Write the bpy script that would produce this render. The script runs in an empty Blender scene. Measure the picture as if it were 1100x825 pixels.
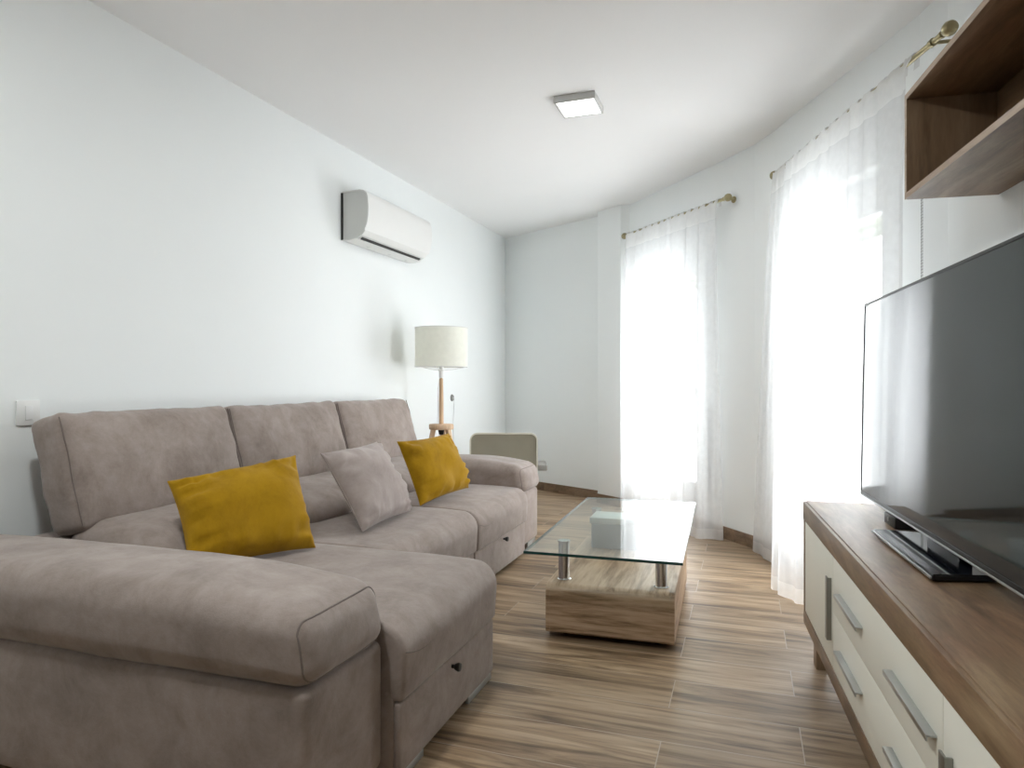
import bpy, bmesh, math, random
from mathutils import Vector, Matrix, noise
from mathutils.bvhtree import BVHTree

random.seed(7)
SC = bpy.context.scene
COL = SC.collection
PI = math.pi
H = 2.60            # ceiling height
OUT = 0.24          # wall thickness

# ------------------------------------------------------------------ materials
def new_mat(name):
    m = bpy.data.materials.new(name)
    m.use_nodes = True
    nt = m.node_tree
    return m, nt, nt.nodes['Principled BSDF']

def N(nt, typ, **kw):
    n = nt.nodes.new(typ)
    for k, v in kw.items():
        if k in n.inputs:
            n.inputs[k].default_value = v
        else:
            setattr(n, k, v)
    return n

def ramp(nt, stops):
    r = nt.nodes.new('ShaderNodeValToRGB')
    e = r.color_ramp.elements
    while len(e) < len(stops):
        e.new(0.5)
    for i, (p, c) in enumerate(stops):
        e[i].position = p
        e[i].color = (c[0], c[1], c[2], 1)
    return r

def plain(name, col, rough=0.5, metal=0.0, var=0.04, scale=6.0, bump=0.0, bscale=80.0, **kw):
    m, nt, b = new_mat(name)
    L = nt.links.new
    tc = N(nt, 'ShaderNodeTexCoord')
    no = N(nt, 'ShaderNodeTexNoise', Scale=scale, Detail=4.0)
    L(tc.outputs['Object'], no.inputs['Vector'])
    d = [max(0, c * (1 - var)) for c in col]
    u = [min(1, c * (1 + var)) for c in col]
    r = ramp(nt, [(0.3, d), (0.7, u)])
    L(no.outputs['Fac'], r.inputs['Fac'])
    L(r.outputs['Color'], b.inputs['Base Color'])
    b.inputs['Roughness'].default_value = rough
    b.inputs['Metallic'].default_value = metal
    for k, v in kw.items():
        b.inputs[k].default_value = v
    if bump:
        n2 = N(nt, 'ShaderNodeTexNoise', Scale=bscale, Detail=3.0)
        L(tc.outputs['Object'], n2.inputs['Vector'])
        bp = N(nt, 'ShaderNodeBump', Strength=bump, Distance=0.004)
        L(n2.outputs['Fac'], bp.inputs['Height'])
        L(bp.outputs['Normal'], b.inputs['Normal'])
    return m

def wood(name, c1, c2, c3, axis='Y', sc=1.0, rough=0.45, stretch=14.0, bump=0.06, tint=0.0, scl=None):
    """veneer with grain running along one local axis"""
    m, nt, b = new_mat(name)
    L = nt.links.new
    tc = N(nt, 'ShaderNodeTexCoord')
    mp = N(nt, 'ShaderNodeMapping')
    s = {'X': (1, stretch, stretch), 'Y': (stretch, 1, stretch), 'Z': (stretch, stretch, 1)}[axis]
    s = scl or s
    mp.inputs['Scale'].default_value = [q * sc for q in s]
    L(tc.outputs['Object'], mp.inputs['Vector'])
    n1 = N(nt, 'ShaderNodeTexNoise', Scale=1.3, Detail=8.0, Roughness=0.62, Distortion=0.6)
    L(mp.outputs['Vector'], n1.inputs['Vector'])
    r = ramp(nt, [(0.28, c1), (0.5, c2), (0.75, c3)])
    L(n1.outputs['Fac'], r.inputs['Fac'])
    mp2 = N(nt, 'ShaderNodeMapping')
    mp2.inputs['Scale'].default_value = [q * sc * 4 for q in s]
    L(tc.outputs['Object'], mp2.inputs['Vector'])
    n2 = N(nt, 'ShaderNodeTexNoise', Scale=3.0, Detail=6.0)
    L(mp2.outputs['Vector'], n2.inputs['Vector'])
    mx = N(nt, 'ShaderNodeMixRGB', blend_type='MULTIPLY', Fac=0.35)
    r2 = ramp(nt, [(0.35, (0.55, 0.52, 0.5)), (0.6, (1, 1, 1))])
    L(n2.outputs['Fac'], r2.inputs['Fac'])
    L(r.outputs['Color'], mx.inputs['Color1'])
    L(r2.outputs['Color'], mx.inputs['Color2'])
    out = mx
    if tint:
        n3 = N(nt, 'ShaderNodeTexNoise', Scale=5.0, Detail=2.0)
        L(tc.outputs['Object'], n3.inputs['Vector'])
        r3 = ramp(nt, [(0.4, (1, 1, 1)), (0.65, (1.0 - tint * .2, 1.0 - tint, 1.0 - tint))])
        L(n3.outputs['Fac'], r3.inputs['Fac'])
        m3 = N(nt, 'ShaderNodeMixRGB', blend_type='MULTIPLY', Fac=1.0)
        L(mx.outputs['Color'], m3.inputs['Color1'])
        L(r3.outputs['Color'], m3.inputs['Color2'])
        out = m3
    L(out.outputs['Color'], b.inputs['Base Color'])
    b.inputs['Roughness'].default_value = rough
    bp = N(nt, 'ShaderNodeBump', Strength=bump, Distance=0.003)
    L(n2.outputs['Fac'], bp.inputs['Height'])
    L(bp.outputs['Normal'], b.inputs['Normal'])
    return m

def oak_block():
    """sawn-oak veneer: lengthwise grain on top and sides, level grain on the end board"""
    m, nt, b = new_mat('sonoma_oak')
    L = nt.links.new
    tc = N(nt, 'ShaderNodeTexCoord')
    def layer(scl, big, fine):
        mp = N(nt, 'ShaderNodeMapping'); mp.inputs['Scale'].default_value = scl
        L(tc.outputs['Object'], mp.inputs['Vector'])
        a = N(nt, 'ShaderNodeTexNoise', Scale=big, Detail=8.0, Roughness=0.65, Distortion=0.9)
        L(mp.outputs['Vector'], a.inputs['Vector'])
        c = N(nt, 'ShaderNodeTexNoise', Scale=fine, Detail=5.0, Roughness=0.6)
        L(mp.outputs['Vector'], c.inputs['Vector'])
        mx = N(nt, 'ShaderNodeMath', operation='MULTIPLY_ADD'); mx.inputs[1].default_value = 0.45
        L(c.outputs['Fac'], mx.inputs[0])
        sc = N(nt, 'ShaderNodeMath', operation='MULTIPLY'); sc.inputs[1].default_value = 0.72
        L(a.outputs['Fac'], sc.inputs[0]); L(sc.outputs[0], mx.inputs[2])
        return mx
    top = layer((8.0, 0.8, 8.0), 1.6, 7.0)
    end = layer((0.9, 1.0, 12.0), 2.2, 8.0)
    geo = N(nt, 'ShaderNodeTexCoord')
    sep = N(nt, 'ShaderNodeSeparateXYZ'); L(geo.outputs['Normal'], sep.inputs[0])
    ab = N(nt, 'ShaderNodeMath', operation='ABSOLUTE'); L(sep.outputs['Y'], ab.inputs[0])
    mr = N(nt, 'ShaderNodeMapRange'); mr.inputs['From Min'].default_value = 0.55; mr.inputs['From Max'].default_value = 0.95
    L(ab.outputs[0], mr.inputs['Value'])
    mix = N(nt, 'ShaderNodeMix'); mix.data_type = 'FLOAT'
    L(mr.outputs[0], mix.inputs[0]); L(top.outputs[0], mix.inputs[2]); L(end.outputs[0], mix.inputs[3])
    r = ramp(nt, [(0.42, (0.125, 0.074, 0.037)), (0.53, (0.29, 0.190, 0.113)), (0.62, (0.42, 0.295, 0.192)), (0.76, (0.51, 0.375, 0.262))])
    L(mix.outputs[0], r.inputs['Fac'])
    L(r.outputs['Color'], b.inputs['Base Color'])
    b.inputs['Roughness'].default_value = 0.42
    return m

def floor_mat():
    m, nt, b = new_mat('wood_look_tiles')
    L = nt.links.new
    tc = N(nt, 'ShaderNodeTexCoord')
    mp = N(nt, 'ShaderNodeMapping')
    mp.inputs['Location'].default_value = (0.235, -2.06, 0)
    L(tc.outputs['Object'], mp.inputs['Vector'])
    br = N(nt, 'ShaderNodeTexBrick', Scale=1.0)
    br.offset = 0.671; br.offset_frequency = 2; br.squash = 1.0
    br.inputs['Color1'].default_value = (0, 0, 0, 1)
    br.inputs['Color2'].default_value = (1, 1, 1, 1)
    br.inputs['Mortar'].default_value = (0.5, 0.5, 0.5, 1)
    br.inputs['Mortar Size'].default_value = 0.0016
    br.inputs['Mortar Smooth'].default_value = 0.1
    br.inputs['Brick Width'].default_value = 1.2
    br.inputs['Row Height'].default_value = 0.22
    L(mp.outputs['Vector'], br.inputs['Vector'])
    # every tile shifts its own grain
    sep = N(nt, 'ShaderNodeMath', operation='MULTIPLY'); sep.inputs[1].default_value = 37.0
    L(br.outputs['Color'], sep.inputs[0])
    cmb = N(nt, 'ShaderNodeCombineXYZ')
    L(sep.outputs[0], cmb.inputs['X']); L(sep.outputs[0], cmb.inputs['Y'])
    add = N(nt, 'ShaderNodeVectorMath', operation='ADD')
    L(mp.outputs['Vector'], add.inputs[0]); L(cmb.outputs[0], add.inputs[1])
    def grain(sx, sy, scale, detail, dist):
        g = N(nt, 'ShaderNodeMapping'); g.inputs['Scale'].default_value = (sx, sy, 1)
        L(add.outputs[0], g.inputs['Vector'])
        n = N(nt, 'ShaderNodeTexNoise', Scale=scale, Detail=detail, Roughness=0.6, Distortion=dist)
        L(g.outputs['Vector'], n.inputs['Vector'])
        return n
    g1 = grain(0.9, 8.0, 1.5, 9.0, 1.1)
    g2 = grain(1.6, 30.0, 1.8, 6.0, 0.5)
    r1 = ramp(nt, [(0.30, (0.085, 0.051, 0.027)), (0.42, (0.225, 0.150, 0.088)), (0.54, (0.37, 0.265, 0.168)), (0.72, (0.52, 0.395, 0.270))])
    L(g1.outputs['Fac'], r1.inputs['Fac'])
    r2 = ramp(nt, [(0.34, (0.40, 0.36, 0.32)), (0.52, (1, 1, 1))])
    L(g2.outputs['Fac'], r2.inputs['Fac'])
    m1 = N(nt, 'ShaderNodeMixRGB', blend_type='MULTIPLY', Fac=0.55)
    L(r1.outputs['Color'], m1.inputs['Color1']); L(r2.outputs['Color'], m1.inputs['Color2'])
    r3 = ramp(nt, [(0.0, (0.80, 0.78, 0.76)), (1.0, (1.08, 1.06, 1.04))])
    L(br.outputs['Color'], r3.inputs['Fac'])
    m2 = N(nt, 'ShaderNodeMixRGB', blend_type='MULTIPLY', Fac=1.0)
    L(m1.outputs['Color'], m2.inputs['Color1']); L(r3.outputs['Color'], m2.inputs['Color2'])
    m3 = N(nt, 'ShaderNodeMixRGB', blend_type='MIX')
    m3.inputs['Color2'].default_value = (0.40, 0.33, 0.26, 1)
    L(br.outputs['Fac'], m3.inputs['Fac']); L(m2.outputs['Color'], m3.inputs['Color1'])
    L(m3.outputs['Color'], b.inputs['Base Color'])
    b.inputs['Roughness'].default_value = 0.42
    b.inputs['Specular IOR Level'].default_value = 0.4
    bp = N(nt, 'ShaderNodeBump', Strength=0.12, Distance=0.003)
    L(g2.outputs['Fac'], bp.inputs['Height'])
    L(bp.outputs['Normal'], b.inputs['Normal'])
    return m

def suede(name, dark, mid, light, scale=5.0, sheen=0.25, bump=0.15):
    m, nt, b = new_mat(name)
    L = nt.links.new
    tc = N(nt, 'ShaderNodeTexCoord')
    n1 = N(nt, 'ShaderNodeTexNoise', Scale=scale, Detail=10.0, Roughness=0.74, Distortion=0.3)
    L(tc.outputs['Object'], n1.inputs['Vector'])
    r = ramp(nt, [(0.3, dark), (0.5, mid), (0.72, light)])
    L(n1.outputs['Fac'], r.inputs['Fac'])
    L(r.outputs['Color'], b.inputs['Base Color'])
    b.inputs['Roughness'].default_value = 0.85
    b.inputs['Specular IOR Level'].default_value = 0.15
    b.inputs['Sheen Weight'].default_value = sheen
    b.inputs['Sheen Roughness'].default_value = 0.45
    n2 = N(nt, 'ShaderNodeTexNoise', Scale=260.0, Detail=2.0)
    L(tc.outputs['Object'], n2.inputs['Vector'])
    n3 = N(nt, 'ShaderNodeTexNoise', Scale=9.0, Detail=4.0)
    L(tc.outputs['Object'], n3.inputs['Vector'])
    ad = N(nt, 'ShaderNodeMath', operation='MULTIPLY_ADD'); ad.inputs[1].default_value = 6.0
    L(n3.outputs['Fac'], ad.inputs[0]); L(n2.outputs['Fac'], ad.inputs[2])
    bp = N(nt, 'ShaderNodeBump', Strength=bump, Distance=0.003)
    L(ad.outputs[0], bp.inputs['Height'])
    L(bp.outputs['Normal'], b.inputs['Normal'])
    return m

def sheer(name, col, clear):
    """thin woven voile: part of the light passes straight, part is scattered"""
    m, nt, b = new_mat(name)
    L = nt.links.new
    nt.nodes.remove(b)
    out = [n for n in nt.nodes if n.type == 'OUTPUT_MATERIAL'][0]
    df = N(nt, 'ShaderNodeBsdfDiffuse'); df.inputs['Color'].default_value = (*col, 1)
    tl = N(nt, 'ShaderNodeBsdfTranslucent'); tl.inputs['Color'].default_value = (*col, 1)
    tp = N(nt, 'ShaderNodeBsdfTransparent')
    a = N(nt, 'ShaderNodeMixShader'); a.inputs[0].default_value = 0.5
    L(df.outputs[0], a.inputs[1]); L(tl.outputs[0], a.inputs[2])
    c = N(nt, 'ShaderNodeMixShader')
    tc = N(nt, 'ShaderNodeTexCoord')
    no = N(nt, 'ShaderNodeTexNoise', Scale=30.0, Detail=2.0)
    L(tc.outputs['Object'], no.inputs['Vector'])
    mr = N(nt, 'ShaderNodeMapRange')
    mr.inputs['To Min'].default_value = clear - 0.05
    mr.inputs['To Max'].default_value = clear + 0.05
    L(no.outputs['Fac'], mr.inputs['Value'])
    L(mr.outputs[0], c.inputs[0])
    L(a.outputs[0], c.inputs[1]); L(tp.outputs[0], c.inputs[2])
    L(c.outputs[0], out.inputs['Surface'])
    return m

def pane_glass(name, tint, refl_col=(1, 1, 1), ior=1.45, boost=1.0):
    """flat sheet of glass: fresnel mirror over a clear tinted pass"""
    m, nt, b = new_mat(name)
    L = nt.links.new
    nt.nodes.remove(b)
    out = [n for n in nt.nodes if n.type == 'OUTPUT_MATERIAL'][0]
    gl = N(nt, 'ShaderNodeBsdfGlossy', Roughness=0.0); gl.inputs['Color'].default_value = (*refl_col, 1)
    tp = N(nt, 'ShaderNodeBsdfTransparent'); tp.inputs['Color'].default_value = (*tint, 1)
    fr = N(nt, 'ShaderNodeFresnel', IOR=ior)
    geo = N(nt, 'ShaderNodeNewGeometry')
    fb = N(nt, 'ShaderNodeMath', operation='SUBTRACT'); fb.inputs[0].default_value = boost
    L(geo.outputs['Backfacing'], fb.inputs[1])      # only the side facing out mirrors
    ml = N(nt, 'ShaderNodeMath', operation='MULTIPLY', use_clamp=True)
    L(fr.outputs[0], ml.inputs[0]); L(fb.outputs[0], ml.inputs[1])
    mx = N(nt, 'ShaderNodeMixShader')
    L(ml.outputs[0], mx.inputs[0]); L(tp.outputs[0], mx.inputs[1]); L(gl.outputs[0], mx.inputs[2])
    L(mx.outputs[0], out.inputs['Surface'])
    return m

def emit(name, col, strength):
    m, nt, b = new_mat(name)
    b.inputs['Base Color'].default_value = (0.9, 0.9, 0.9, 1)
    b.inputs['Emission Color'].default_value = (*col, 1)
    b.inputs['Emission Strength'].default_value = strength
    return m

M = {}
M['wall'] = plain('white_wall_paint', (0.86, 0.885, 0.885), 0.85, var=0.008, scale=1.5, bump=0.03, bscale=140)
M['ceil'] = plain('white_ceiling_paint', (0.88, 0.88, 0.88), 0.9, var=0.008, scale=1.2)
M['floor'] = floor_mat()
M['skirt'] = wood('skirting_tile', (0.10, 0.06, 0.035), (0.22, 0.145, 0.09), (0.32, 0.22, 0.145), 'X', 1.0, 0.4, 9.0)
M['pvc'] = plain('white_window_plastic', (0.82, 0.83, 0.83), 0.35)
M['shutter'] = plain('pale_shutter_plastic', (0.62, 0.64, 0.56), 0.5)
M['sofa'] = suede('taupe_suede', (0.215, 0.172, 0.150), (0.300, 0.246, 0.220), (0.385, 0.325, 0.298), 7.0)
M['sofa_seam'] = suede('taupe_seam', (0.155, 0.122, 0.108), (0.195, 0.157, 0.14), (0.23, 0.19, 0.172), 8.0)
M['grey_pillow'] = suede('pale_taupe_suede', (0.29, 0.24, 0.22), (0.37, 0.312, 0.29), (0.43, 0.37, 0.345), 6.0)
M['mustard'] = suede('mustard_velvet', (0.245, 0.128, 0.003), (0.36, 0.198, 0.006), (0.44, 0.25, 0.010), 4.0, sheen=0.08, bump=0.1)
M['dark'] = plain('black_plastic', (0.012, 0.011, 0.011), 0.4)
M['chrome'] = plain('polished_chrome', (0.75, 0.75, 0.76), 0.12, 1.0, var=0.01)
M['brushed'] = plain('brushed_aluminium', (0.55, 0.57, 0.57), 0.32, 1.0, var=0.03)
M['handle_dark'] = plain('satin_nickel', (0.33, 0.33, 0.30), 0.38, 1.0, var=0.03)
M['oak'] = oak_block()
M['walnut_y'] = wood('rustic_brown_veneer', (0.085, 0.047, 0.021), (0.205, 0.128, 0.066), (0.375, 0.262, 0.155), 'Y', 1.6, 0.45, 7.0, tint=0.12)
M['walnut_z'] = wood('rustic_brown_veneer_upright', (0.16, 0.10, 0.055), (0.27, 0.178, 0.108), (0.36, 0.255, 0.165), 'Z', 1.0, 0.42, 7.0)
M['walnut_edge'] = wood('rustic_brown_edge_band', (0.30, 0.205, 0.135), (0.42, 0.30, 0.21), (0.5, 0.38, 0.28), 'Y', 1.0, 0.45, 7.0)
M['cream'] = plain('cream_lacquer', (0.80, 0.785, 0.70), 0.5, var=0.01)
M['brass'] = plain('antique_brass', (0.34, 0.29, 0.17), 0.3, 1.0, var=0.08)
M['sheer'] = sheer('white_voile', (0.92, 0.925, 0.94), 0.36)
M['sheer_hem'] = sheer('white_voile_hem', (0.90, 0.90, 0.90), 0.22)
M['table_glass'] = pane_glass('table_glass', (0.92, 0.955, 0.94), ior=1.52, boost=1.0)
M['glass_edge'] = plain('green_glass_edge', (0.010, 0.045, 0.040), 0.1, var=0.02)
M['window_glass'] = pane_glass('window_glass', (0.97, 0.98, 0.98), ior=1.3)
M['screen'] = plain('dark_glossy_screen', (0.012, 0.015, 0.016), 0.05, var=0.0)
M['screen'].node_tree.nodes['Principled BSDF'].inputs['IOR'].default_value = 1.45
M['piano'] = plain('piano_black', (0.006, 0.007, 0.010), 0.06, var=0.0)
M['ac_white'] = plain('white_abs_plastic', (0.80, 0.80, 0.785), 0.35, var=0.01)
M['ac_grey'] = plain('grey_abs_plastic', (0.70, 0.71, 0.69), 0.45, var=0.01)
M['pine'] = wood('light_pine', (0.50, 0.32, 0.18), (0.64, 0.44, 0.28), (0.73, 0.55, 0.38), 'Z', 1.0, 0.45, 9.0)
M['shade'] = sheer('off_white_linen', (0.95, 0.95, 0.90), 0.02)
M['white'] = plain('white_plastic', (0.80, 0.80, 0.80), 0.35, var=0.01)
M['taupe_panel'] = plain('olive_taupe_fabric', (0.265, 0.245, 0.190), 0.75, var=0.05, bump=0.1, bscale=300)
M['cream_shell'] = plain('cream_plastic_shell', (0.62, 0.60, 0.52), 0.45, var=0.02)
M['grey_arm'] = plain('grey_plastic', (0.23, 0.225, 0.21), 0.45, var=0.02)
M['grey_box'] = plain('matt_grey_card', (0.27, 0.275, 0.27), 0.7, var=0.03)
M['lid'] = plain('pale_grey_card', (0.60, 0.62, 0.60), 0.6, var=0.03)
M['diffuser'] = emit('lit_diffuser', (1.0, 0.99, 0.97), 5.0)
M['silver'] = plain('silver_paint', (0.62, 0.62, 0.61), 0.4, 0.25, var=0.01)
M['beige'] = plain('beige_webbing', (0.26, 0.265, 0.27), 0.8, var=0.05)

# ------------------------------------------------------------------ builders
def root_of(o):
    while o.parent:
        o = o.parent
    return o

def tag(o, label=None, cat=None, group=None, kind=None):
    if label: o['label'] = label
    if cat: o['category'] = cat
    if group: o['group'] = group
    if kind: o['kind'] = kind
    return o

def thing(name, label, cat, loc=(0, 0, 0), rotz=0.0, group=None):
    e = bpy.data.objects.new(name, None)
    e.empty_display_size = 0.1
    COL.objects.link(e)
    e.location = loc
    e.rotation_euler = (0, 0, rotz)
    return tag(e, label, cat, group)

def obj(name, bm, mat, parent=None, world=True, sharp=35, loc=None):
    """one mesh object; world=True: the bmesh is in world metres (unrotated roots), else in the thing's own frame"""
    if parent is not None and world:
        bmesh.ops.translate(bm, verts=bm.verts, vec=-root_of(parent).location)
    if parent is None and loc is not None:
        bmesh.ops.translate(bm, verts=bm.verts, vec=-Vector(loc))
    bmesh.ops.recalc_face_normals(bm, faces=bm.faces)
    me = bpy.data.meshes.new(name)
    bm.to_mesh(me)
    bm.free()
    me.polygons.foreach_set('use_smooth', [True] * len(me.polygons))
    if sharp < 180:
        me.set_sharp_from_angle(angle=math.radians(sharp))
    me.materials.append(mat)
    o = bpy.data.objects.new(name, me)
    COL.objects.link(o)
    if parent is not None:
        o.parent = parent
    elif loc is not None:
        o.location = loc
    return o

def add_box(bm, lo, hi, bev=0.0, seg=2):
    r = bmesh.ops.create_cube(bm, size=1.0)
    vs = r['verts']
    lo, hi = Vector(lo), Vector(hi)
    c, d = (lo + hi) / 2, hi - lo
    for v in vs:
        v.co = Vector((v.co.x * d.x, v.co.y * d.y, v.co.z * d.z)) + c
    if bev > 0:
        es = list({e for v in vs for e in v.link_edges})
        bmesh.ops.bevel(bm, geom=es, offset=bev, segments=seg, affect='EDGES', profile=0.5)

def box(lo, hi, bev=0.0, seg=2):
    bm = bmesh.new()
    add_box(bm, lo, hi, bev, seg)
    return bm

def add_tube(bm, pts, r, seg=10, caps=True, r_end=None):
    pts = [Vector(p) for p in pts]
    rings = []
    n = len(pts)
    up = Vector((0, 0, 1))
    for i, p in enumerate(pts):
        t = (pts[min(i + 1, n - 1)] - pts[max(i - 1, 0)]).normalized()
        a = t.cross(up)
        if a.length < 1e-3:
            a = t.cross(Vector((0, 1, 0)))
        a.normalize()
        b = t.cross(a).normalized()
        rr = r if r_end is None else r + (r_end - r) * i / max(1, n - 1)
        rings.append([bm.verts.new(p + a * rr * math.cos(2 * PI * k / seg) + b * rr * math.sin(2 * PI * k / seg)) for k in range(seg)])
    for i in range(n - 1):
        for k in range(seg):
            bm.faces.new((rings[i][k], rings[i][(k + 1) % seg], rings[i + 1][(k + 1) % seg], rings[i + 1][k]))
    if caps:
        bm.faces.new(rings[0][::-1])
        bm.faces.new(rings[-1])

def tube(pts, r, seg=10, **kw):
    bm = bmesh.new()
    add_tube(bm, pts, r, seg, **kw)
    return bm

def add_lathe(bm, prof, center, axis=Vector((0, 0, 1)), seg=32, closed=False):
    """prof: list of (radius, along)"""
    axis = Vector(axis).normalized()
    a = axis.orthogonal().normalized()
    b = axis.cross(a)
    c = Vector(center)
    rings = []
    for r, h in prof:
        rings.append([bm.verts.new(c + axis * h + (a * math.cos(2 * PI * k / seg) + b * math.sin(2 * PI * k / seg)) * max(r, 1e-5)) for k in range(seg)])
    m = len(rings)
    for i in range(m if closed else m - 1):
        A, B = rings[i], rings[(i + 1) % m]
        for k in range(seg):
            bm.faces.new((A[k], A[(k + 1) % seg], B[(k + 1) % seg], B[k]))
    if not closed:
        bm.faces.new(rings[0][::-1])
        bm.faces.new(rings[-1])

def lathe(prof, center, axis=(0, 0, 1), seg=32, closed=False):
    bm = bmesh.new()
    add_lathe(bm, prof, center, axis, seg, closed)
    return bm

def add_prism(bm, poly, z0, z1):
    lo = [bm.verts.new((p[0], p[1], z0)) for p in poly]
    hi = [bm.verts.new((p[0], p[1], z1)) for p in poly]
    n = len(poly)
    bm.faces.new(lo[::-1])
    bm.faces.new(hi)
    for i in range(n):
        bm.faces.new((lo[i], lo[(i + 1) % n], hi[(i + 1) % n], hi[i]))

def extrude_profile(prof, y0, y1, to=lambda p: p, bev=0.0):
    """prof: (x,z) outline carried along y"""
    bm = bmesh.new()
    A = [bm.verts.new(to(Vector((x, y0, z)))) for x, z in prof]
    B = [bm.verts.new(to(Vector((x, y1, z)))) for x, z in prof]
    n = len(prof)
    fa = bm.faces.new(A[::-1]); fb = bm.faces.new(B)
    for i in range(n):
        bm.faces.new((A[i], A[(i + 1) % n], B[(i + 1) % n], B[i]))
    if bev:
        es = list(fa.edges) + list(fb.edges)
        bmesh.ops.bevel(bm, geom=es, offset=bev, segments=3, affect='EDGES', profile=0.5)
    return bm

def axis_samples(lo, hi, r, k, m):
    a = [lo + r * (1 - math.cos(i / k * PI / 2)) for i in range(k)]
    mid = [lo + r + (hi - lo - 2 * r) * i / m for i in range(m + 1)]
    b = [hi - r * (1 - math.cos(i / k * PI / 2)) for i in range(k)][::-1]
    return a + mid + b

def softbox(size, r, k=4, m=(12, 12, 8), bulge=(0, 0, 0), wrinkle=0.0, wscale=9.0, seed=0, fn=None, bm=None, extra=None):
    """upholstered block: rounded box from (0,0,0) to size, crowned faces, slight creasing; fn maps to its place"""
    if bm is None:
        bm = bmesh.new()
    S = Vector(size)
    if isinstance(r, (int, float)):
        r = min(r, S.x / 2 * .98, S.y / 2 * .98, S.z / 2 * .98)
    ax = [axis_samples(0, S[i], r, k, m[i]) for i in range(3)]
    for i, add in (extra or {}).items():
        ax[i] = sorted(ax[i] + [a for a in add if min(abs(a - b) for b in ax[i]) > 1e-4])
    n = [len(a) for a in ax]
    vs = {}
    off = Vector((seed * 3.1, seed * 1.7, seed * 2.3))
    def vert(i, j, l):
        key = (i, j, l)
        if key in vs:
            return vs[key]
        p = Vector((ax[0][i], ax[1][j], ax[2][l]))
        inner = Vector([min(max(p[q], r), S[q] - r) for q in range(3)])
        d = p - inner
        if d.length > 1e-9:
            p = inner + d.normalized() * r
        u = Vector([(p[q] - S[q] / 2) / (S[q] / 2) for q in range(3)])
        f = [max(0, 1 - abs(u[q]) ** 2.5) for q in range(3)]
        out = Vector((bulge[0] * u.x * f[1] * f[2], bulge[1] * u.y * f[0] * f[2], bulge[2] * u.z * f[0] * f[1]))
        if wrinkle:
            w = noise.noise((p + off) * wscale) * .7 + noise.noise((p + off) * wscale * 2.3) * .4
            out += u.normalized() * (w * wrinkle)
        p = p + out
        if fn:
            p = fn(p)
        vs[key] = bm.verts.new(p)
        return vs[key]
    def face(a, b, c, d):
        bm.faces.new((vert(*a), vert(*b), vert(*c), vert(*d)))
    for l in (0, n[2] - 1):
        for i in range(n[0] - 1):
            for j in range(n[1] - 1):
                face((i, j, l), (i + 1, j, l), (i + 1, j + 1, l), (i, j + 1, l))
    for j in (0, n[1] - 1):
        for i in range(n[0] - 1):
            for l in range(n[2] - 1):
                face((i, j, l), (i + 1, j, l), (i + 1, j, l + 1), (i, j, l + 1))
    for i in (0, n[0] - 1):
        for j in range(n[1] - 1):
            for l in range(n[2] - 1):
                face((i, j, l), (i, j + 1, l), (i, j + 1, l + 1), (i, j, l + 1))
    return bm

# ------------------------------------------------------------------ room shell
# inner outline of the room in plan, going round from the back left
A0 = (-2.589, -2.50)
A1 = (-2.394, 6.802)
P1 = (-1.252, 6.175)
C1 = (-1.244, 6.021)
C2 = (-1.008, 5.848)
C3 = (-0.935, 5.880)
W1a = (-0.872, 5.803)
W1b = (-0.335, 5.155)
W1c = (-0.110, 4.885)
Q1 = (0.060, 4.660)
Q2 = (0.170, 4.450)
W2a = (0.248, 4.257)
W2b = (0.590, 3.480)
Q3 = (0.690, 3.240)
Q4 = (0.745, 3.050)
T1 = (0.789, 2.625)
T0 = (1.330, -2.50)
outline = [A0, A1, P1, C1, C2, C3, W1a, W1b, W1c, Q1, Q2, W2a, W2b, Q3, Q4, T1, T0]
def area2(poly):
    return sum(poly[i][0] * poly[(i + 1) % len(poly)][1] - poly[(i + 1) % len(poly)][0] * poly[i][1] for i in range(len(poly)))
SGN = -1 if area2(outline) < 0 else 1
def offset_poly(poly, d):
    out = []
    n = len(poly)
    for i in range(n):
        p0, p1, p2 = Vector(poly[i - 1]), Vector(poly[i]), Vector(poly[(i + 1) % n])
        e1, e2 = (p1 - p0).normalized(), (p2 - p1).normalized()
        n1 = Vector((e1.y, -e1.x)) * SGN
        n2 = Vector((e2.y, -e2.x)) * SGN
        mt = (n1 + n2)
        mt = mt / max(0.35, mt.dot(mt) / 2) if mt.length > 1e-6 else n1
        q = p1 + mt * d
        out.append((q.x, q.y))
    return out
outer = offset_poly(outline, OUT)
def wall_seg(bm, i, z0, z1):
    j = (i + 1) % len(outline)
    add_prism(bm, [outline[i], outline[j], outer[j], outer[i]], z0, z1)
def wall(name, idx, spans=None):
    bm = bmesh.new()
    for i in idx:
        for z0, z1 in (spans or {}).get(i, [(0, H)]):
            wall_seg(bm, i, z0, z1)
    bmesh.ops.remove_doubles(bm, verts=bm.verts, dist=1e-5)
    return tag(obj(name, bm, M['wall'], sharp=25), kind='structure')
I = {p: k for k, p in enumerate(outline)}
WTOP = 2.07
wall('wall_left', [I[A0]])
wall('wall_far', [I[A1], I[P1], I[C1], I[C2]])
wall('wall_bay', [I[C3], I[W1a], I[W1b], I[W1c], I[Q1], I[Q2], I[W2a], I[W2b], I[Q3]],
     {I[W1a]: [(WTOP, H)], I[W2a]: [(WTOP, H)]})
wall('wall_right', [I[Q4], I[T1]])
wall('wall_back', [I[T0]])
bm = bmesh.new(); add_prism(bm, outer, -0.15, 0.0)
tag(obj('floor', bm, M['floor']), kind='structure')
bm = bmesh.new(); add_prism(bm, outer, H, H + 0.15)
tag(obj('ceiling', bm, M['ceil']), kind='structure')

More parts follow.
